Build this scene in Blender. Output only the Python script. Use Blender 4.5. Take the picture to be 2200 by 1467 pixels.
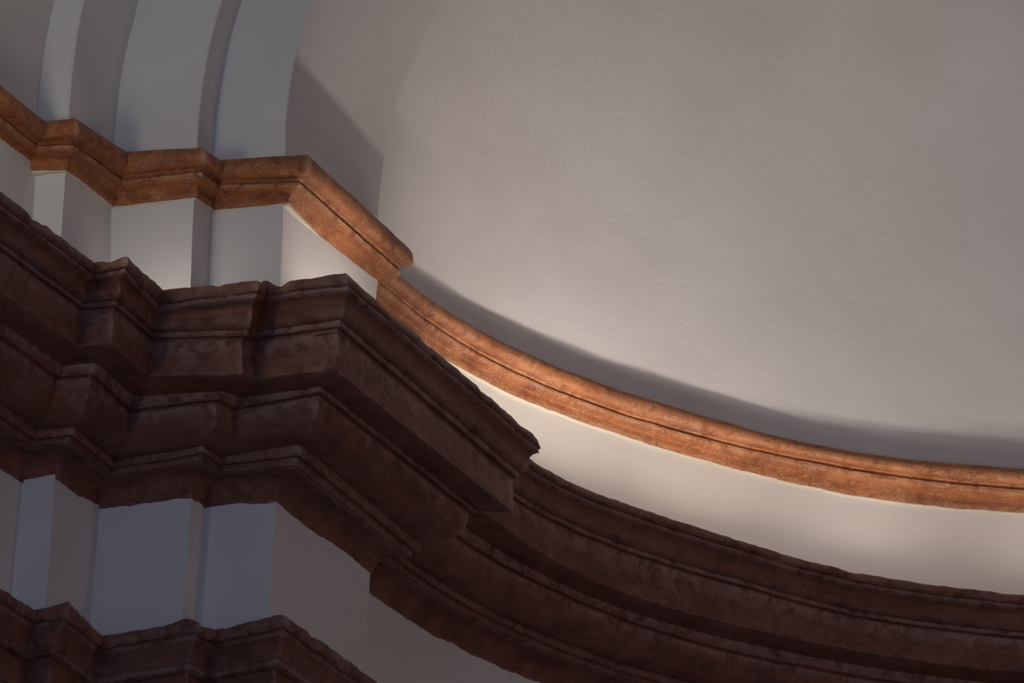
import bpy, bmesh, math, random
import numpy as np
from mathutils import Vector, Matrix, noise

for o in list(bpy.data.objects):
    bpy.data.objects.remove(o, do_unlink=True)
SC = bpy.context.scene
COL = SC.collection
ZF = 6.1                       # floor to the foot of the main cornice
RND = random.Random(7)

# ------------------------------------------------------------------ camera
cam = bpy.data.cameras.new('camera')
cam.sensor_width = 36.0
cam.lens = 183.6
cam.clip_end = 200
co = bpy.data.objects.new('camera', cam)
COL.objects.link(co)
R_ = Vector((0.924534, 0.380887, 0.012707)); U_ = Vector((0.122715, -0.329104, 0.936286)); F_ = Vector((-0.360801, 0.864069, 0.351008))
m = Matrix((R_, U_, -F_)).transposed().to_4x4()
m.translation = Vector((5.69318, -11.99665, -4.50822 + ZF))
co.matrix_world = m
SC.camera = co
SC.view_settings.view_transform = 'Standard'
SC.view_settings.look = 'None'
SC.view_settings.gamma = 1.0
SC.view_settings.use_curve_mapping = False
SC.view_settings.exposure = -0.12

# ------------------------------------------------------------------ world and lamps
world = bpy.data.worlds.new('world'); SC.world = world; world.use_nodes = True
bg = world.node_tree.nodes['Background']
bg.inputs[0].default_value = (0.38, 0.54, 1.0, 1); bg.inputs[1].default_value = 0.11

def area(name, loc, direction, size, size_y, power, color, along=None, spread=None):
    """area lamp at loc shining along direction, its long side (size) laid along `along`"""
    l = bpy.data.lights.new(name, 'AREA'); l.energy = power; l.color = color
    l.shape = 'RECTANGLE'; l.size = size; l.size_y = size_y
    if spread: l.spread = math.radians(spread)
    o = bpy.data.objects.new(name, l); COL.objects.link(o)
    z = -Vector(direction).normalized()
    x = Vector(along or (1, 0, 0)); x = (x - z*x.dot(z)).normalized(); y = z.cross(x)
    mm = Matrix((x, y, z)).transposed().to_4x4(); mm.translation = Vector((loc[0], loc[1], loc[2] + ZF))
    o.matrix_world = mm
    return o
WARM = (1.0, 0.88, 0.80); COOL = (0.86, 0.90, 1.0); DAY = (0.22, 0.43, 1.0)
# LED strips lying out of sight on the ledge of the main cornice
for i, (t, off, pw) in enumerate(((.17, .31, 2.3), (.34, .31, 2.7), (.56, .31, 2.3), (.80, .28, 1.4), (1.06, .25, 1.0), (1.34, .24, .8), (1.65, .25, .6), (2.0, .27, .6), (2.4, .28, .8), (2.85, .28, 1.3))):
    r = 2.5837 - off; pw *= .72
    area('ledge_strip', (2.4891 - r*math.cos(t), 0.9189 + 1.0627*r*math.sin(t), 0.505), (0, 0, 1), 0.36, 0.025, pw, WARM, (math.sin(t), math.cos(t), 0), spread=128)
for i in range(10):
    t = 0.25 + 0.30*i; r = 2.5837 - .315
    area('ledge_strip', (2.4891 - r*math.cos(t), 0.9189 + 1.0627*r*math.sin(t), 0.502), (0, 0, 1), 0.66, 0.02, (1.35, 1.3, 1.1, .85, .65, .5, .5, .6, .7, .9)[i], WARM, (math.sin(t), math.cos(t), 0))
area('ledge_strip', (0.19, 0.30, 0.505), (-.1, 0, 1), 0.46, 0.012, 1.4, WARM, (0, 1, 0), spread=150)
area('ledge_strip', (-0.27, -0.34, 0.515), (0, 1, .35), 0.12, 0.03, 0.14, WARM, (1, 0, 0), spread=130)
area('ledge_strip', (-0.37, -1.25, 0.51), (.05, .8, 1), 0.45, 0.14, 2.6, (1, .93, .76), (0, 1, 0))
area('ledge_strip', (-0.33, -3.0, 0.52), (.1, .6, 1), 2.2, 0.03, 16.0, (1, .93, .76), (0, 1, 0))
area('ledge_strip', (5.2, -3.0, 0.52), (-.8, .2, 1), 2.2, 0.03, 3.5, (1, .93, .78), (0, 1, 0))
# daylight from the west window behind the camera
area('west_window', (2.0, -15.5, 0.0), (0.0, 1, 0.05), 3.0, 4.0, 122.0, DAY)
# added fill lights right of the frame, standing for no known lamp
area('side_fill', (4.9, -4.5, -1.5), (-1, .85, .2), 1.2, 1.2, 21.0, (0.86, 0.80, 1.0), (0, 0, 1))  # added fill, lifts the right-facing pier sides and lower walls
area('side_fill', (4.35, 0.6, -0.7), (-1, .25, .25), 0.5, 0.5, 4.2, (1.0, 0.64, 0.48), (0, 0, 1), spread=120)  # added warm fill inside the apse, brightens its brown cornice


# ------------------------------------------------------------------ measured plan
K = [[-0.5692, -0.3768], [-0.4746, -0.3768], [-0.4746, -0.105], [-0.212, -0.105], [-0.212, 0.0], [0.0, 0.0], [0.0, 0.6355]]
XC, YC, RA, ELL, ZS, XA = 2.4891, 0.9189, 2.5837, 1.0627, 1.0505, 1.2048
DEV = {'m': {0: [[0.0, 0.0074, 0.0048, -0.0021], [0.07, -0.0111, -0.0021, -0.0097], [0.1, -0.0059, -0.0002, -0.0075], [0.205, -0.0001, 0.0044, -0.0108], [0.231, 0.0146, 0.0048, 0.0068], [0.333, 0.0158, 0.0062, 0.0049], [0.432, 0.0153, 0.0175, -0.0217]],
  1: [[0.0, 0.0132, 0.0058, 0.0032], [0.07, 0.0013, 0.0038, -0.0078], [0.1, 0.0038, 0.0057, -0.0093], [0.205, 0.0035, 0.0073, -0.0133], [0.231, 0.0148, 0.0046, 0.0073], [0.333, 0.0149, 0.0094, -0.0039], [0.345, 0.0169, 0.0087, 0.0], [0.432, 0.0135, 0.0155, -0.0195]],
  2: [[0.0, -0.0013, 0.0031, -0.01], [0.07, -0.0121, -0.0025, -0.0095], [0.1, -0.0098, 0.0004, -0.0138], [0.205, -0.0125, 0.002, -0.0209], [0.231, -0.0059, -0.0054, 0.006], [0.333, -0.0012, -0.0014, 0.0018], [0.345, -0.0036, -0.0043, 0.0059], [0.432, -0.0159, 0.0027, -0.0251], [0.465, -0.0033, 0.0045, -0.0142]],
  3: [[0.0, 0.0118, 0.0078, -0.0052], [0.07, 0.0001, -0.0001, 0.0003], [0.1, -0.0057, -0.001, -0.0046], [0.205, -0.0228, -0.0016, -0.0237], [0.231, -0.0015, 0.006, -0.0164], [0.333, -0.0055, 0.0072, -0.0237], [0.345, 0.0026, 0.0103, -0.0217]],
  4: [[0.0, 0.0093, 0.0064, -0.0049], [0.07, 0.0008, 0.0002, 0.0004], [0.1, -0.0048, -0.0011, -0.0031], [0.205, -0.0176, -0.0029, -0.0141], [0.231, -0.0073, -0.004, 0.0013], [0.333, -0.0077, -0.0053, 0.0038], [0.345, -0.013, -0.008, 0.0044]],
  5: [[0.0, 0.0023, 0.0021, -0.0026], [0.07, 0.0119, 0.0073, -0.0045], [0.1, 0.0135, 0.0036, 0.0072], [0.205, 0.0134, 0.0052, 0.0026], [0.231, 0.0113, 0.0048, 0.0009], [0.333, 0.0127, 0.0037, 0.0053], [0.345, 0.0147, 0.0019, 0.0117], [0.432, 0.011, 0.0041, 0.0022], [0.465, 0.0028, -0.001, 0.0053]],
  6: [[0.0, -0.004, 0.0052, -0.0197], [0.07, -0.0047, 0.0022, -0.0119], [0.205, 0.0131, 0.0062, -0.0016], [0.231, 0.0117, 0.007, -0.0058], [0.333, 0.0076, 0.0087, -0.0147], [0.345, 0.0102, 0.0074, -0.0083], [0.432, 0.01, 0.0075, -0.0089], [0.465, 0.0121, 0.0126, -0.0198]]}, 'q': {0: [[0.866, -0.0168, -0.0179, 0.0191], [0.918, -0.009, -0.0144, 0.0204], [0.965, -0.0015, -0.0084, 0.0161]],
  1: [[0.866, 0.0013, -0.0054, 0.013], [0.918, -0.0001, -0.0065, 0.0137], [0.965, -0.0045, -0.0081, 0.0121]],
  2: [[0.866, 0.0071, -0.0007, 0.0097], [0.918, 0.0108, -0.0009, 0.0142], [0.965, 0.0108, -0.0035, 0.0196]],
  3: [[0.866, -0.0047, -0.0021, -0.0005], [0.918, -0.0095, -0.0062, 0.0032], [0.965, -0.0175, -0.0069, -0.0037]],
  4: [[0.866, 0.0006, -0.0001, 0.0008], [0.918, -0.0087, -0.0065, 0.0048], [0.965, -0.0117, -0.0061, 0.0008]],
  5: [[0.866, 0.0047, 0.0055, -0.0072], [0.918, 0.0172, 0.0153, -0.0157], [0.965, 0.0267, 0.0173, -0.0103]],
  6: [[0.866, -0.0181, -0.0008, -0.0173], [0.918, 0.0047, 0.0076, -0.0128], [0.965, -0.0023, -0.0014, 0.0009]]}, 'b': {0: [[-0.412, 0.0128, 0.0114, -0.0127]],
  1: [[-0.49, -0.0044, 0.0005, -0.0081], [-0.412, 0.0056, 0.0081, -0.0143], [-0.395, 0.0166, 0.0106, -0.0051]],
  5: [[-0.49, -0.0051, -0.008, 0.0166], [-0.412, -0.0081, -0.0095, 0.0167], [-0.395, -0.008, -0.011, 0.021]],
  3: [[-0.49, -0.0013, 0.0001, -0.0022]],
  2: [[-0.395, -0.0153, -0.0019, -0.0171]]}}
WDEV = {'u': {1: [[0.7058, -0.0071], [0.877, -0.0031]],
  2: [[0.7319, 0.0009], [0.8725, 0.0004]],
  3: [[0.599, -0.0092], [0.8447, -0.0074]],
  4: [[0.6466, -0.0054], [0.8666, -0.0049]],
  5: [[0.6342, -0.0], [0.853, 0.0002]],
  6: [[0.8116, -0.0029], [0.8442, 0.0017]]}, 'l': {0: [[-0.268, -0.0086], [-0.0066, 0.0065]],
  1: [[-0.3529, -0.0007], [-0.0061, 0.0087]],
  2: [[-0.3291, -0.008], [-0.015, 0.003]],
  3: [[-0.3573, 0.0027], [-0.0101, 0.0118]],
  4: [[-0.3263, -0.0006], [-0.0084, 0.0088]],
  5: [[-0.3312, -0.0087], [-0.0083, 0.0019]],
  6: [[-0.295, -0.0096], [-0.0231, -0.0015]]}}
ADEV = {"q0": [0.866, [[0.152, -0.0044], [0.29, -0.003], [0.424, 0.0072], [0.568, 0.0024], [0.689, -0.0062], [0.833, -0.015], [1.008, -0.0007]]],
  "q2": [0.965, [[0.019, -0.0179], [0.155, -0.0087], [0.323, -0.0025], [0.548, 0.0053], [0.704, -0.0096], [0.851, -0.0055], [1.002, 0.0071]]],
  "q1": [0.918, [[0.264, -0.0048], [0.558, 0.0059], [1.005, 0.011]]],
  "m8": [0.465, [[0.095, -0.0081], [0.185, -0.0177], [0.269, 0.0028], [0.451, 0.0114], [0.533, 0.0107], [0.699, -0.01], [0.965, -0.0086]]],
  "m4": [0.231, [[0.039, 0.0188], [0.226, -0.002], [0.39, -0.0055], [0.554, 0.0037], [0.681, 0.0022], [0.971, 0.0002]]],
  "m5": [0.333, [[0.224, 0.0098], [0.554, 0.0242], [0.714, 0.0006], [0.972, 0.0038]]],
  "m0": [0.0, [[-0.027, 0.0098], [0.092, 0.0016], [0.199, -0.0014], [0.327, -0.0028]]],
  "m3": [0.205, [[0.27, -0.013], [0.433, -0.0229]]]}

# ------------------------------------------------------------------ materials
def new_mat(name):
    m = bpy.data.materials.new(name); m.use_nodes = True
    nt = m.node_tree; b = nt.nodes['Principled BSDF']
    return m, nt, b
def nd(nt, t, **kw):
    n = nt.nodes.new(t)
    for k, v in kw.items():
        if k.startswith('i_'):
            n.inputs[int(k[2:]) if k[2:].isdigit() else k[2:]].default_value = v
        else: setattr(n, k, v)
    return n
def ramp(nt, src, stops):
    r = nt.nodes.new('ShaderNodeValToRGB'); e = r.color_ramp.elements
    while len(e) < len(stops): e.new(0.5)
    for x, (p, c) in zip(e, stops): x.position = p; x.color = (*c, 1) if len(c) == 3 else c
    nt.links.new(src, r.inputs[0]); return r.outputs[0]
def mix(nt, f, a, b, mode='MIX'):
    n = nt.nodes.new('ShaderNodeMix'); n.data_type = 'RGBA'; n.blend_type = mode
    for s, v in ((n.inputs[0], f), (n.inputs[6], a), (n.inputs[7], b)):
        if hasattr(v, 'node'): nt.links.new(v, s)
        else: s.default_value = v if isinstance(v, float) else (*v, 1)
    return n.outputs[2]
def tex(nt, vec, scale, detail=4, rough=0.55, dist=0.0, sc=(1, 1, 1)):
    mp = nd(nt, 'ShaderNodeMapping'); mp.inputs['Scale'].default_value = sc
    nt.links.new(vec, mp.inputs[0])
    n = nd(nt, 'ShaderNodeTexNoise'); n.inputs['Scale'].default_value = scale
    n.inputs['Detail'].default_value = detail; n.inputs['Roughness'].default_value = rough
    n.inputs['Distortion'].default_value = dist
    nt.links.new(mp.outputs[0], n.inputs['Vector']); return n.outputs[0]
def bump(nt, b, h, strength, dist):
    n = nd(nt, 'ShaderNodeBump'); n.inputs['Strength'].default_value = strength; n.inputs['Distance'].default_value = dist
    nt.links.new(h, n.inputs['Height']); nt.links.new(n.outputs[0], b.inputs['Normal'])
def madd(nt, a, ka, b, kb):
    n1 = nd(nt, 'ShaderNodeMath', operation='MULTIPLY'); nt.links.new(a, n1.inputs[0]); n1.inputs[1].default_value = ka
    n2 = nd(nt, 'ShaderNodeMath', operation='MULTIPLY_ADD'); nt.links.new(b, n2.inputs[0]); n2.inputs[1].default_value = kb
    nt.links.new(n1.outputs[0], n2.inputs[2]); return n2.outputs[0]

def plaster(name, base, dark, bs=0.20):
    m, nt, b = new_mat(name)
    g = nd(nt, 'ShaderNodeNewGeometry').outputs['Position']
    big = tex(nt, g, 1.6, 3, 0.5)
    col = mix(nt, ramp(nt, big, [(0.35, (0, 0, 0)), (0.75, (1, 1, 1))]), base, dark)
    spots = tex(nt, g, 26, 6, 0.7)
    col = mix(nt, ramp(nt, spots, [(0.70, (0, 0, 0)), (0.82, (0.35, 0.35, 0.35))]), col, (dark[0]*.6, dark[1]*.58, dark[2]*.55))
    nt.links.new(col, b.inputs['Base Color'])
    b.inputs['Roughness'].default_value = 0.9; b.inputs['Specular IOR Level'].default_value = 0.15
    sweep = tex(nt, g, 5, 5, 0.6, 0.6, (1, 1, 2.2)); grain = tex(nt, g, 160, 3, 0.6)
    bump(nt, b, madd(nt, sweep, 1.0, grain, 0.12), bs, 0.012)
    return m

def paint(name, base, dark, light, chip, chip_amt, rough=0.6):
    """limewash paint dragged along the moulding, worn to plaster in flecks (u runs along, v across)"""
    m, nt, b = new_mat(name)
    uv = nd(nt, 'ShaderNodeUVMap', uv_map='UVMap').outputs[0]
    g = nd(nt, 'ShaderNodeNewGeometry').outputs['Position']
    s1 = tex(nt, uv, 1.0, 5, 0.6, 0.9, (4, 22, 1)); s2 = tex(nt, g, 6, 6, 0.62, 0.6)
    fine = tex(nt, uv, 1.0, 5, 0.72, 1.5, (30, 110, 1)); blot = tex(nt, g, 19, 5, 0.7, 0.8)
    c = mix(nt, ramp(nt, s1, [(0.36, (0, 0, 0)), (0.66, (1, 1, 1))]), dark, base)
    c = mix(nt, ramp(nt, s2, [(0.40, (0, 0, 0)), (0.68, (0.8, 0.8, 0.8))]), c, light)
    c = mix(nt, ramp(nt, blot, [(0.34, (0.7, 0.7, 0.7)), (0.50, (0, 0, 0))]), c, dark)
    c = mix(nt, ramp(nt, fine, [(0.33, (0.6, 0.6, 0.6)), (0.47, (0, 0, 0))]), c, (dark[0]*.6, dark[1]*.55, dark[2]*.55))
    mask = tex(nt, g, 8, 3, 0.5); fleck = tex(nt, uv, 1.0, 4, 0.8, 2.2, (60, 150, 1))
    mm = nd(nt, 'ShaderNodeMath', operation='MULTIPLY')
    nt.links.new(ramp(nt, mask, [(0.40, (0.15, 0.15, 0.15)), (0.60, (1, 1, 1))]), mm.inputs[0])
    nt.links.new(ramp(nt, fleck, [(0.625 - chip_amt, (0, 0, 0)), (0.665 - chip_amt, (1, 1, 1))]), mm.inputs[1])
    c = mix(nt, mm.outputs[0], c, chip)
    # arrises rubbed paler by wear
    geo = nd(nt, 'ShaderNodeNewGeometry'); rub = nd(nt, 'ShaderNodeMath', operation='MULTIPLY')
    nt.links.new(ramp(nt, geo.outputs['Pointiness'], [(0.515, (0, 0, 0)), (0.60, (0.8, 0.8, 0.8))]), rub.inputs[0])
    nt.links.new(ramp(nt, blot, [(0.38, (0, 0, 0)), (0.58, (1, 1, 1))]), rub.inputs[1])
    c = mix(nt, rub.outputs[0], c, (chip[0]*.7 + light[0]*.3, chip[1]*.7 + light[1]*.3, chip[2]*.7 + light[2]*.3))
    nt.links.new(c, b.inputs['Base Color'])
    b.inputs['Roughness'].default_value = rough; b.inputs['Specular IOR Level'].default_value = 0.3
    bump(nt, b, madd(nt, madd(nt, blot, 0.7, fine, 0.35), 1.0, fleck, 0.5), 0.6, 0.005)
    return m

M_WALL = plaster('white_limewash', (0.70, 0.68, 0.65), (0.62, 0.595, 0.56))
M_CREAM = plaster('cream_limewash', (0.70, 0.66, 0.60), (0.64, 0.59, 0.52))
M_RAW = plaster('raw_lime_edge', (0.72, 0.64, 0.52), (0.55, 0.47, 0.36), 0.8)
M_ORANGE = paint('ochre_orange_paint', (0.40, 0.124, 0.030), (0.18, 0.050, 0.018), (0.46, 0.18, 0.065), (0.64, 0.42, 0.27), 0.062, 0.5)
M_BROWN = paint('red_brown_paint', (0.24, 0.085, 0.048), (0.115, 0.044, 0.032), (0.27, 0.125, 0.090), (0.42, 0.31, 0.28), -0.02, 0.5)
M_FLOOR = plaster('stone_floor', (0.33, 0.30, 0.27), (0.22, 0.20, 0.18))

# ------------------------------------------------------------------ building helpers
def wob(x, y, z, amp, f, seed=0.0):
    v = noise.noise_vector(Vector((x*f + seed, y*f - seed, z*f*1.6)))
    return v*amp
def make(name, verts, faces, mat, uvs=None, parent=None, smooth=True, kind=None, angle=32):
    me = bpy.data.meshes.new(name)
    me.from_pydata([(float(a), float(b), float(c) + ZF) for a, b, c in verts], [], faces)
    me.materials.append(mat)
    if uvs is not None:
        uvl = me.uv_layers.new(name='UVMap')
        li = np.empty(len(me.loops), dtype=np.int32); me.loops.foreach_get('vertex_index', li)
        uvl.data.foreach_set('uv', np.asarray(uvs, dtype=np.float32)[li].ravel())
    if smooth:
        me.polygons.foreach_set('use_smooth', [True]*len(me.polygons))
        me.set_sharp_from_angle(angle=math.radians(angle))
    me.update()
    o = bpy.data.objects.new(name, me); COL.objects.link(o)
    if parent: o.parent = parent
    if kind: o['kind'] = kind
    return o
def empty(name, loc, label, cat, kind='structure'):
    o = bpy.data.objects.new(name, None); COL.objects.link(o)
    o['label'] = label; o['category'] = cat
    if kind: o['kind'] = kind
    return o
def lerp_tab(tab, z, n):
    """tab rows [z, a, b, ...]: interpolated values, held beyond the ends"""
    zs = [r[0] for r in tab]
    return [float(np.interp(z, zs, [r[i+1] for r in tab])) for i in range(n)]
def dev(G, k, z):
    tab = DEV[G].get(k)
    if not tab: return (0, 0, 0)
    return lerp_tab(tab, z, 3)
def adev(G, t, z):
    """how far the curved run sags or rises at angle t"""
    keys = sorted((v[0], v[1]) for n, v in ADEV.items() if n[0] == G)
    if not keys: return 0.0
    vals = []
    for zz, tab in keys:
        f = lambda a: float(np.interp(a, [q[0] for q in tab], [q[1] for q in tab]))
        vals.append((f(t - .07) + 2*f(t) + f(t + .07))/4)
    return float(np.interp(z, [k[0] for k in keys], vals))

def corner_pt(G, k, o, z):
    """point of the moulding with projection o at height z over plan corner k (-1: far end of the nave wall, 7: inner corner to the apse)"""
    if k == 7:
        r = RA - o; yy = (K[6][1] + o - YC)/(ELL*r)
        if yy <= 0: return (XC - r, K[6][1] + o, z + adev(G, 0.0, z))
        t0 = math.asin(yy); return (XC - r*math.cos(t0), K[6][1] + o, z + adev(G, t0, z))
    if k == -1:
        d = dev(G, 0, z); return (K[0][0] + o + d[0]*.5, -7.0, z + d[2])
    x, y = K[k]; y2 = y - o if k < 6 else y + o
    d = dev(G, k, z)
    return (x + o + d[0], y2 + d[1], z + d[2])

def pier_stations(G, prof, step):
    """list of (u, [points])"""
    st = []; u = 0.0
    for a in range(-1, 7):
        A = [corner_pt(G, a, o, z) for o, z in prof]; B = [corner_pt(G, a+1, o, z) for o, z in prof]
        L = max(math.dist(A[0], B[0]), math.dist(A[-1], B[-1]), 0.01)
        n = max(2, int(math.ceil(L/(step if a >= 0 else step*2.5))))
        if a == -1: n = max(12, int(L/(step*3)))
        for i in range(n + (1 if a == 6 else 0)):
            s = i/n
            if a == -1: s = 1 - (1 - s)**1.6
            st.append((u + s*L, [tuple(p + (q - p)*s for p, q in zip(P, Q)) for P, Q in zip(A, B)]))
        u += L
    return st
def apse_stations(G, prof, step, flat_to=1.25):
    st = []
    n1 = int(flat_to*RA/step); n2 = int((math.pi - flat_to)*RA/(step*3))
    ss = [flat_to/math.pi*i/n1 for i in range(n1)] + [flat_to/math.pi + (1 - flat_to/math.pi)*i/n2 for i in range(n2 + 1)]
    for s in ss:
        P = []
        for o, z in prof:
            r = RA - o; yy = (K[6][1] + o - YC)/(ELL*r)
            t0 = math.asin(yy) if yy > 0 else 0.0
            t = t0 + s*(math.pi - 2*t0)
            P.append((XC - r*math.cos(t), YC + ELL*r*math.sin(t), z + adev(G, t, z)))
        st.append((s*math.pi*RA, P))
    # short straight length before the curve for the slim mouldings
    first = []
    for (o, z), q in zip(prof, st[0][1]):
        first.append((q[0], min(K[6][1] + o, q[1]) - 0.0, q[2]))
    pre = [(-0.3 + 0.3*i/6, [tuple(a + (b - a)*i/6 for a, b in zip(f, q)) for f, q in zip(first, st[0][1])]) for i in range(6)]
    last = [(2*XC - f[0], f[1], f[2]) for f in first]
    return pre + st + [(math.pi*RA + .3, last)]

# broken and lumpy places seen on the cornices: centre, reach, shift
BREAKS = [
 ((.318, -.288, .232), .050, (-.016, .020, .016)),
 ((.345, -.285, .232), .030, (-.010, .006, .010)),
 ((.115, -.33, .475), .060, (0, -.004, .010)),
 ((.16, -.34, .478), .035, (0, .006, -.012)),
 ((-.10, -.72, .455), .050, (0, 0, .005)),
 ((-.15, -.70, .455), .035, (0, 0, -.007)),
 ((.372, 1.008, .455), .040, (-.012, -.012, -.002)),
 ((-.05, -.55, .455), .050, (0, 0, -.010)),
 ((-.36, -.49, -.38), .045, (0, -.004, .014)), ((-.30, -.30, -.38), .05, (0, 0, -.016)),
 ((-.10, -.16, -.39), .050, (0, .006, -.016)), ((-.16, -.20, -.39), .035, (0, 0, .012)),
]
def sweep_strip(name, stations, prof_idx, mat, parent, amp, seed, back=-0.06, mirror=False, chip=0.0, label=None, kind=None):
    """one moulding: profile points prof_idx of every station, closed by two points inside the wall"""
    verts, uvs, faces = [], [], []
    vlen = None
    P0, P1 = prof_idx[0], prof_idx[-1]
    m = len(prof_idx) + 2
    for u, pts in stations:
        row = [pts[i] for i in prof_idx]
        vv = 0.0; vs = [0.0]
        for a, b in zip(row, row[1:]):
            vv += math.dist(a, b); vs.append(vv)
        for (x, y, z), v in zip(row, vs):
            w = wob(x, y, z, amp, 7.0, seed) + wob(x, y, z, amp*.55, 28.0, seed + 5) + wob(x, y, z, amp*.3, 75.0, seed + 9)
            if chip:
                c = noise.noise(Vector((x*9 + seed, y*9, z*9)))
                w = w + noise.noise_vector(Vector((x*38 + seed, y*38, z*38)))*chip*.28
                if c > 0.22: w = w + Vector((0, 0, -1))*min(.6, (c - .22)*2.4)*chip
            for (cx, cy, cz), cr, cv in BREAKS:
                dd = math.dist((x, y, z), (cx, cy, cz))
                if dd < cr and not mirror: w = w + Vector(cv)*(1 - (dd/cr)**2)
            X = (x + w.x, y + w.y, z + w.z)
            if mirror: X = (2*XC - X[0], X[1], X[2])
            verts.append(X); uvs.append((u, v + prof_idx[0]*.013))
        for pts_i in (P1, P0):
            x, y, z = pts[pts_i]; bx, by = stations_back(stations, u, pts, back)
            X = (bx, by, z)
            if mirror: X = (2*XC - X[0], X[1], X[2])
            verts.append(X); uvs.append((u, 0))
    n = len(stations)
    for i in range(n - 1):
        for j in range(m):
            a, b = i*m + j, i*m + (j + 1) % m
            f = (a, b, b + m, a + m)
            faces.append(f[::-1] if mirror else f)
    faces.append(tuple(range(m))[::-1] if not mirror else tuple(range(m)))
    faces.append(tuple(range((n - 1)*m, n*m)) if not mirror else tuple(range((n - 1)*m, n*m))[::-1])
    o = make(name, verts, faces, mat, uvs, parent, True, kind)
    bm = bmesh.new(); bm.from_mesh(o.data); bmesh.ops.recalc_face_normals(bm, faces=bm.faces); bm.to_mesh(o.data); bm.free()
    if label: o['label'] = label
    return o
def stations_back(stations, u, pts, back):
    """a point inside the wall behind the station (every station ends its profile with the wall point)"""
    return pts[-1][0], pts[-1][1]

# ------------------------------------------------------------------ moulding profiles (projection, height), grouped into mouldings
BACK = -0.07
MAIN = [
 ('cavetto', [(0.0, -0.004), (.002, .006), (.008, .020), (.014, .034), (.024, .050), (.040, .060), (.062, .065), (.080, .066)]),
 ('fillet', [(.080, .066), (.088, .067), (.090, .070), (.089, .080), (.0895, .082)]),
 ('fillet', [(.0895, .082), (.103, .083), (.107, .087), (.1065, .099), (.105, .104)]),
 ('ovolo', [(.105, .104), (.122, .107), (.140, .113), (.160, .124), (.178, .140), (.190, .160), (.196, .180), (.1965, .200)]),
 ('fillet', [(.1965, .200), (.198, .206), (.211, .207), (.214, .210), (.213, .223)]),
 ('corona', [(.213, .223), (.245, .2275), (.288, .231), (.2925, .233), (.2935, .238), (.2935, .285), (.2925, .333)]),
 ('fillet', [(.2925, .333), (.294, .340), (.303, .341), (.3055, .344), (.305, .356)]),
 ('cyma', [(.305, .356), (.314, .359), (.322, .368), (.3265, .382), (.3265, .397), (.328, .410), (.336, .421), (.346, .426)]),
 ('fillet', [(.346, .426), (.3495, .429), (.350, .438), (.347, .441)]),
 ('torus', [(.347, .441), (.354, .444), (.3585, .451), (.358, .461), (.352, .471), (.338, .478), (.20, .486), (.0, .492)]),
]
UPPER = [
 ('fascia', [(0.0, .8645), (.008, .866), (.013, .876), (.015, .888), (.021, .894), (.034, .8965), (.043, .901), (.047, .905), (.0475, .912)]),
 ('fillet', [(.0475, .911), (.044, .915), (.0415, .9185), (.0415, .922), (.046, .9255)]),
 ('torus', [(.046, .9255), (.058, .9275), (.069, .932), (.076, .940), (.0785, .951), (.077, .964), (.071, .976), (.058, .986), (.03, .991), (.0, .994)]),
]
LOWER = [
 ('torus', [(0.0, -.368), (.06, -.372), (.086, -.378), (.100, -.387), (.105, -.397), (.103, -.408), (.098, -.413)]),
 ('fillet', [(.098, -.413), (.090, -.416), (.089, -.425)]),
 ('cyma', [(.089, -.425), (.083, -.432), (.076, -.447), (.072, -.462), (.068, -.476), (.060, -.484)]),
 ('fillet', [(.060, -.484), (.064, -.488), (.063, -.500), (.056, -.504)]),
 ('fascia', [(.056, -.504), (.046, -.508), (.045, -.585), (.036, -.590)]),
 ('cavetto', [(.036, -.590), (.032, -.61), (.018, -.635), (.0, -.645)]),
]
def flat(groups):
    prof, strips = [], []
    for nm, pts in groups:
        if prof and prof[-1] == pts[0]: s0 = len(prof) - 1; prof += pts[1:]
        else: s0 = len(prof); prof += pts
        strips.append((nm, list(range(s0, len(prof)))))
    prof.append((BACK, prof[-1][1]))
    return prof, strips
def build_trim(name, groups, G, run, mat, amp, label, step, mirror=False, chips={}):
    prof, strips = flat(groups)
    st = pier_stations(G, prof, step) if run == 'pier' else apse_stations(G, prof, step)
    root = empty(name, (0, 0, 0), label, 'cornice')
    for i, (nm, idx) in enumerate(strips):
        sweep_strip(nm, st, idx, mat, root, amp, {'m': 3.1, 'q': 11.7, 'b': 23.3}[G] + (50 if mirror else 0), mirror=mirror, chip=chips.get(i, 0.0))
    return root
build_trim('trim_1', UPPER, 'q', 'pier', M_ORANGE, .0022, 'slim ochre orange cornice stepping round the arch piers at the upper left', .011)
build_trim('trim_2', UPPER, 'q', 'apse', M_ORANGE, .0020, 'slim ochre orange cornice curving round the apse below the half dome', .013)
build_trim('trim_3', MAIN, 'm', 'pier', M_BROWN, .0022, 'deep red brown cornice stepping out in sharp corners over the arch piers', .012, chips={9: .012, 5: .004})
build_trim('trim_4', MAIN, 'm', 'apse', M_BROWN, .0022, 'deep red brown cornice curving round the apse under the cream band', .014, chips={9: .006})
build_trim('trim_5', LOWER, 'b', 'pier', M_BROWN, .0024, 'lowest dark brown cornice with broken top edge at the bottom left', .012, chips={0: .016})
for nm, g, G, run, mt, lb in (('trim_6', LOWER, 'b', 'apse', M_BROWN, 'lowest dark brown cornice curving round the apse below the frame'),
                     ('trim_7', UPPER, 'q', 'pier', M_ORANGE, 'slim ochre orange cornice on the far right arch piers'),
                     ('trim_8', MAIN, 'm', 'pier', M_BROWN, 'deep red brown cornice on the far right arch piers')):
    build_trim(nm, g, G, run, mt, .003, lb, .08, mirror=run == 'pier')

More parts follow.
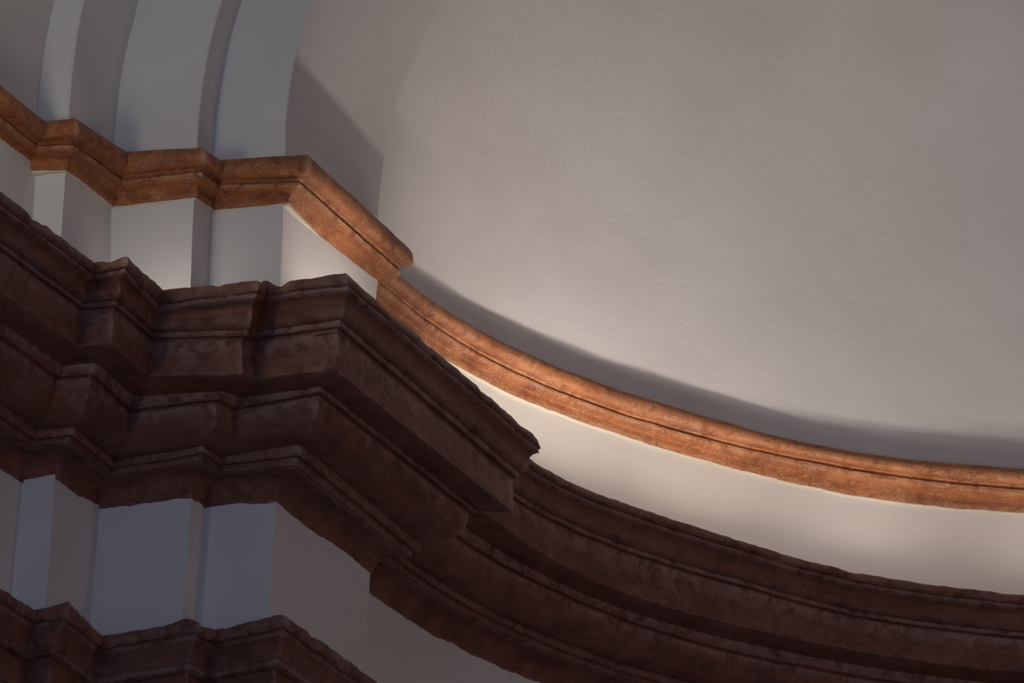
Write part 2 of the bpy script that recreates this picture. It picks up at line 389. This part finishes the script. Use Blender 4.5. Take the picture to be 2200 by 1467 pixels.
# ------------------------------------------------------------------ walls and piers
def wall_dx(k, z):
    if k == 7: return 0.0
    if k < 0: k = 0
    L = WDEV['l'].get(k, []); Uu = WDEV['u'].get(k, [])
    if z < 0.2: 
        zs = [r[0] for r in L]; vs = [r[1] for r in L]
        return float(np.interp(z, zs, vs))
    if not Uu: return 0.0
    return float(np.interp(z, [r[0] for r in Uu], [r[1] for r in Uu]))
def wall_pt(k, z):
    d = wall_dx(k, z)
    if k == 7: return (XC - RA, K[6][1])
    if k == -1: return (K[0][0] + d*.9, -7.0)
    return (K[k][0] + .9245*d, K[k][1] + .3809*d)
def face_strip(name, ks, zs, mat, parent, mirror=False, step=.04, seed=0.0, rnd=.005, back=None):
    """a solid pier block: front and side faces through plan corners ks, closed by a back point"""
    rows = []
    for z in zs:
        P = [wall_pt(k, z) for k in ks]; row = []
        for i, (a, b) in enumerate(zip(P, P[1:])):
            L = math.dist(a, b); n = max(1, int(L/step)) if L < 2 else 40
            for j in range(n):
                row.append((a[0] + (b[0]-a[0])*j/n, a[1] + (b[1]-a[1])*j/n))
            # ease the arris: points either side of the corner
            if i < len(P) - 2 and L > .04:
                row.append((b[0] + (a[0]-b[0])*rnd/L, b[1] + (a[1]-b[1])*rnd/L))
        row.append(P[-1])
        rows.append(row)
    n0 = min(len(r) for r in rows); rows = [r[:n0 - 1] + [r[-1]] for r in rows]
    verts, faces, uvs = [], [], []
    for z, row in zip(zs, rows):
        for x, y in row:
            w = wob(x, y, z, .0035, 2.3, seed)
            x2, y2 = x + w.x, y + w.y
            if mirror: x2 = 2*XC - x2
            verts.append((x2, y2, z)); uvs.append((x + y, z))
        a, b = row[-1], row[0]
        for bx, by in (back or [(a[0] - .12, a[1] + .02), (b[0] - .3, b[1] + .25)]):
            verts.append(((2*XC - bx) if mirror else bx, by, z)); uvs.append((0, z))
    m = n0 + len(back or [0, 0])
    for i in range(len(zs) - 1):
        for j in range(m):
            a, b = i*m + j, i*m + (j + 1) % m
            faces.append((a, b, b + m, a + m))
    faces.append(tuple(range(m))); faces.append(tuple(range((len(zs) - 1)*m, len(zs)*m)))
    o = make(name, verts, faces, mat, uvs, parent, True)
    bm = bmesh.new(); bm.from_mesh(o.data); bmesh.ops.recalc_face_normals(bm, faces=bm.faces); bm.to_mesh(o.data); bm.free()
    return o
ZL = [-6.1, -4, -2, -1.2, -.7, -.5, -.4, -.36, -.30, -.24, -.18, -.12, -.06, -.01, .04]
ZU = [.40, .46, .50, .54, .58, .62, .66, .70, .74, .78, .82, .86, .90, .94]
for mir in (False, True):
    w = empty('wall_front' if not mir else 'wall_right', (0, 0, 0), 'white stepped wall of arch piers between the brown and orange cornices' if not mir else 'white stepped arch piers on the far right', 'wall')
    for ks, back in (((0, 1, 2), [(-.75, -.1), (-.75, -.37)]), ((2, 3, 4), [(-.5, 0.01), (-.5, -.1)]), ((4, 5, 6, 7), [(-.25, .64), (-.25, .005)])):
        face_strip('pilaster', ks, ZL, M_WALL, w, mir, back=back, seed=ks[0]*3.0)
        face_strip('frieze_block', ks, ZU, M_WALL, w, mir, back=back, seed=ks[0]*5.0)
w = empty('wall_left', (0, 0, 0), 'white nave wall running off past the left edge', 'wall')
face_strip('lower_wall', (-1, 0), ZL, M_WALL, w, back=[(-.8, -.3), (-.8, -7.0)], seed=2.0)
face_strip('frieze_block', (-1, 0), ZU, M_WALL, w, back=[(-.8, -.3), (-.8, -7.0)], seed=4.0)
o = face_strip('wall_nave', (-1, 0), [-6.1, -3, 0, .95], M_WALL, None, True, back=[(-.8, -.3), (-.8, -7.0)]); o['kind'] = 'structure'; o['label'] = 'white nave wall on the right beyond the frame'

def apse_sheet(name, zs, parent, seed, thick=.18, nt=150, mat=M_WALL):
    verts, faces, uvs = [], [], []
    cols = []
    for s in range(nt + 1):
        t = math.pi*s/nt
        cols.append((XC - RA*math.cos(t), YC + ELL*RA*math.sin(t), t))
    cols = [(XC - RA, K[6][1] - .01, 0.0)] + cols + [(XC + RA, K[6][1] - .01, math.pi)]
    m = len(cols)
    for lay in (0, 1):
        for z in zs:
            for x, y, t in cols:
                w = wob(x, y, z, .004, 2.0, seed) if not lay else Vector((0, 0, 0))
                q = thick*lay
                verts.append((x - q*math.cos(t) + w.x, y + q*math.sin(t) + w.y, z)); uvs.append((t*RA, z))
    N = m*len(zs)
    for i in range(len(zs) - 1):
        for j in range(m - 1):
            a = i*m + j
            faces.append((a, a + m, a + m + 1, a + 1)); faces.append((N + a, N + a + 1, N + a + m + 1, N + a + m))
    for j in range(m - 1):
        faces.append((j, j + 1, N + j + 1, N + j)); k = (len(zs) - 1)*m + j; faces.append((k, N + k, N + k + 1, k + 1))
    o = make(name, verts, faces, mat, uvs, parent, True)
    bm = bmesh.new(); bm.from_mesh(o.data); bmesh.ops.recalc_face_normals(bm, faces=bm.faces); bm.to_mesh(o.data); bm.free()
    return o
w = empty('wall_apse', (0, 0, 0), 'cream white curved apse wall between the brown and orange cornices', 'wall')
apse_sheet('lower_wall', ZL, w, 1.0); apse_sheet('frieze_band', ZU, w, 8.0, mat=M_CREAM)
# lip of raw plaster left under the orange moulding
def lip(name, G, run, o_, zr, parent, label):
    prof = [(-.004, zr - .0065), (o_*.6, zr - .0045), (o_, zr), (o_*.6, zr + .005), (-.004, zr + .007), (BACK, zr + .002)]
    st = pier_stations(G, prof, .008) if run == 'pier' else apse_stations(G, prof, .010)
    return sweep_strip(name, st, [0, 1, 2, 3, 4], M_RAW, parent, .0038, 77.0, label=label)
lip('plaster_lip', 'q', 'apse', .0075, .8625, bpy.data.objects['trim_2'], 'ragged pale plaster edge under the orange moulding')
lip('plaster_lip', 'q', 'pier', .004, .8645, bpy.data.objects['trim_1'], 'ragged pale plaster edge under the orange moulding')

# ------------------------------------------------------------------ arches and vaults
ALPHA = 0.78
def arch_xz(r_in, s):
    """basket arch: r_in = small radius about (XA, ZS); s in [0, 1] left springing to right springing"""
    S = (XC - XA)/math.cos(ALPHA); rb = r_in + S
    bz = ZS - S*math.sin(ALPHA)
    l1 = r_in*ALPHA; l2 = rb*(math.pi/2 - ALPHA); tot = l1 + l2
    q = min(s, 1 - s)*2*tot
    if q < l1:
        a = q/r_in; x, z = XA - r_in*math.cos(a), ZS + r_in*math.sin(a)
    else:
        a = ALPHA + (q - l1)/rb; x, z = XC - rb*math.cos(a), bz + rb*math.sin(a)
    return ((x, z) if s <= .5 else (2*XC - x, z))
def arch_sheet(name, plan, parent, seed, rnd, n=170, back_r=.12):
    """plan: list of (x of the left springing, y) swept over the arch, closed at the back"""
    pts = []
    for i, (a, b) in enumerate(zip(plan, plan[1:])):
        L = math.dist(a, b); k = max(2, int(L/.035)) if L < 2 else 30
        lo = 0 if i == 0 else rnd/L; hi = 1.0 if i == len(plan) - 2 else 1 - rnd/L
        for j in range(k + (1)):
            s = lo + (hi - lo)*j/k
            pts.append((a[0] + (b[0]-a[0])*s, a[1] + (b[1]-a[1])*s))
    path = [(None, .90), (None, .95), (None, 1.0)] + [(i/n, None) for i in range(n + 1)] + [(None, 1.0), (None, .90)]
    allp = pts + [(plan[-1][0] - back_r, plan[-1][1]), (plan[0][0] - back_r - .02, plan[0][1])]
    verts, uvs, faces = [], [], []
    for pi_, (s, zz) in enumerate(path):
        for k, (px, py) in enumerate(allp):
            if s is None:
                x = px if pi_ < 5 else 2*XC - px; z = zz
            else:
                x, z = arch_xz(XA - px, s)
            wv = wob(x, py, z, .004, 1.8, seed) + wob(x, py, z, .0012, 9, seed) if k < len(pts) else Vector((0, 0, 0))
            verts.append((x + wv.x, py + wv.y, z + wv.z)); uvs.append((pi_*.03, px + py))
    m = len(allp)
    for i in range(len(path) - 1):
        for j in range(m):
            a, b = i*m + j, i*m + (j + 1) % m
            faces.append((a, b, b + m, a + m))
    o = make(name, verts, faces, M_WALL, uvs, parent, True, angle=40)
    bm = bmesh.new(); bm.from_mesh(o.data); bmesh.ops.recalc_face_normals(bm, faces=bm.faces); bm.to_mesh(o.data); bm.free()
    return o
x0, x1, x3 = K[0][0], K[1][0], K[3][0]
w = empty('ceiling_arch', (0, 0, 0), 'white plaster triumphal arch of three stepped orders rising from the orange cornice', 'arch')
arch_sheet('arch_band', [(x0, K[0][1]), (x1 - .004, K[0][1]), (x1, K[2][1])], w, 4.0, .006)
arch_sheet('arch_band', [(x1, K[2][1]), (x3 - .006, K[2][1]), (x3 - .006, K[4][1])], w, 9.0, .004)
arch_sheet('arch_band', [(x3, K[4][1]), (0.0, 0.0), (0.0, K[6][1]), (XC - RA - .01, K[6][1])], w, 14.0, .003)
w = arch_sheet('ceiling_nave', [(x0, -7.0), (x0, K[0][1])], None, 6.0, .004); w['kind'] = 'structure'; w['label'] = 'white plaster barrel vault over the nave at the top left corner'; w['category'] = 'vault'

def dome():
    nt, nph = 170, 70
    verts, faces = [], []
    zb, hh = 0.93, 2.62
    cols = [(-0.35, 0.0)] + [(0.0, math.pi*i/nt) for i in range(nt + 1)] + [(-0.35, math.pi)]
    for lay in (0, 1):
        for dy, t in cols:
            for j in range(nph + 1):
                ph = (j/nph)*math.pi/2
                R0 = RA + .12*lay; h0 = hh + .12*lay
                # straight for the first stretch above the cornice, then round
                rr = R0*math.cos(ph)**0.98
                x = XC - rr*math.cos(t); y = YC + ELL*rr*math.sin(t) + (K[6][1] - .005 - YC if dy else 0); z = zb + h0*math.sin(ph)
                wv = wob(x, y, z, .010, .9, 3.0) + wob(x, y, z, .0025, 4, 6.0)
                if lay: wv = wv*0
                verts.append((x + wv.x, y + wv.y, z + wv.z))
    m = nph + 1; nc = len(cols); N = m*nc
    for i in range(nc - 1):
        for j in range(nph):
            a = i*m + j
            faces.append((a, a + 1, a + m + 1, a + m)); faces.append((N + a, N + a + m, N + a + m + 1, N + a + 1))
    for j in range(nph):
        faces.append((j, N + j, N + j + 1, j + 1)); k = (nc - 1)*m + j; faces.append((k, k + 1, N + k + 1, N + k))
    o = make('ceiling_dome', verts, faces, M_WALL, None, None, True, 'structure', 60)
    o['label'] = 'smooth white half dome over the apse'; o['category'] = 'dome'
dome()

# floor
o = make('floor', [(-4, -16, -6.1), (9, -16, -6.1), (9, 5, -6.1), (-4, 5, -6.1), (-4, -16, -6.3), (9, -16, -6.3), (9, 5, -6.3), (-4, 5, -6.3)],
         [(0, 1, 2, 3), (7, 6, 5, 4), (0, 4, 5, 1), (1, 5, 6, 2), (2, 6, 7, 3), (3, 7, 4, 0)], M_FLOOR, None, None, False, 'structure')
o['label'] = 'pale worn stone floor of the church'; o['category'] = 'floor'
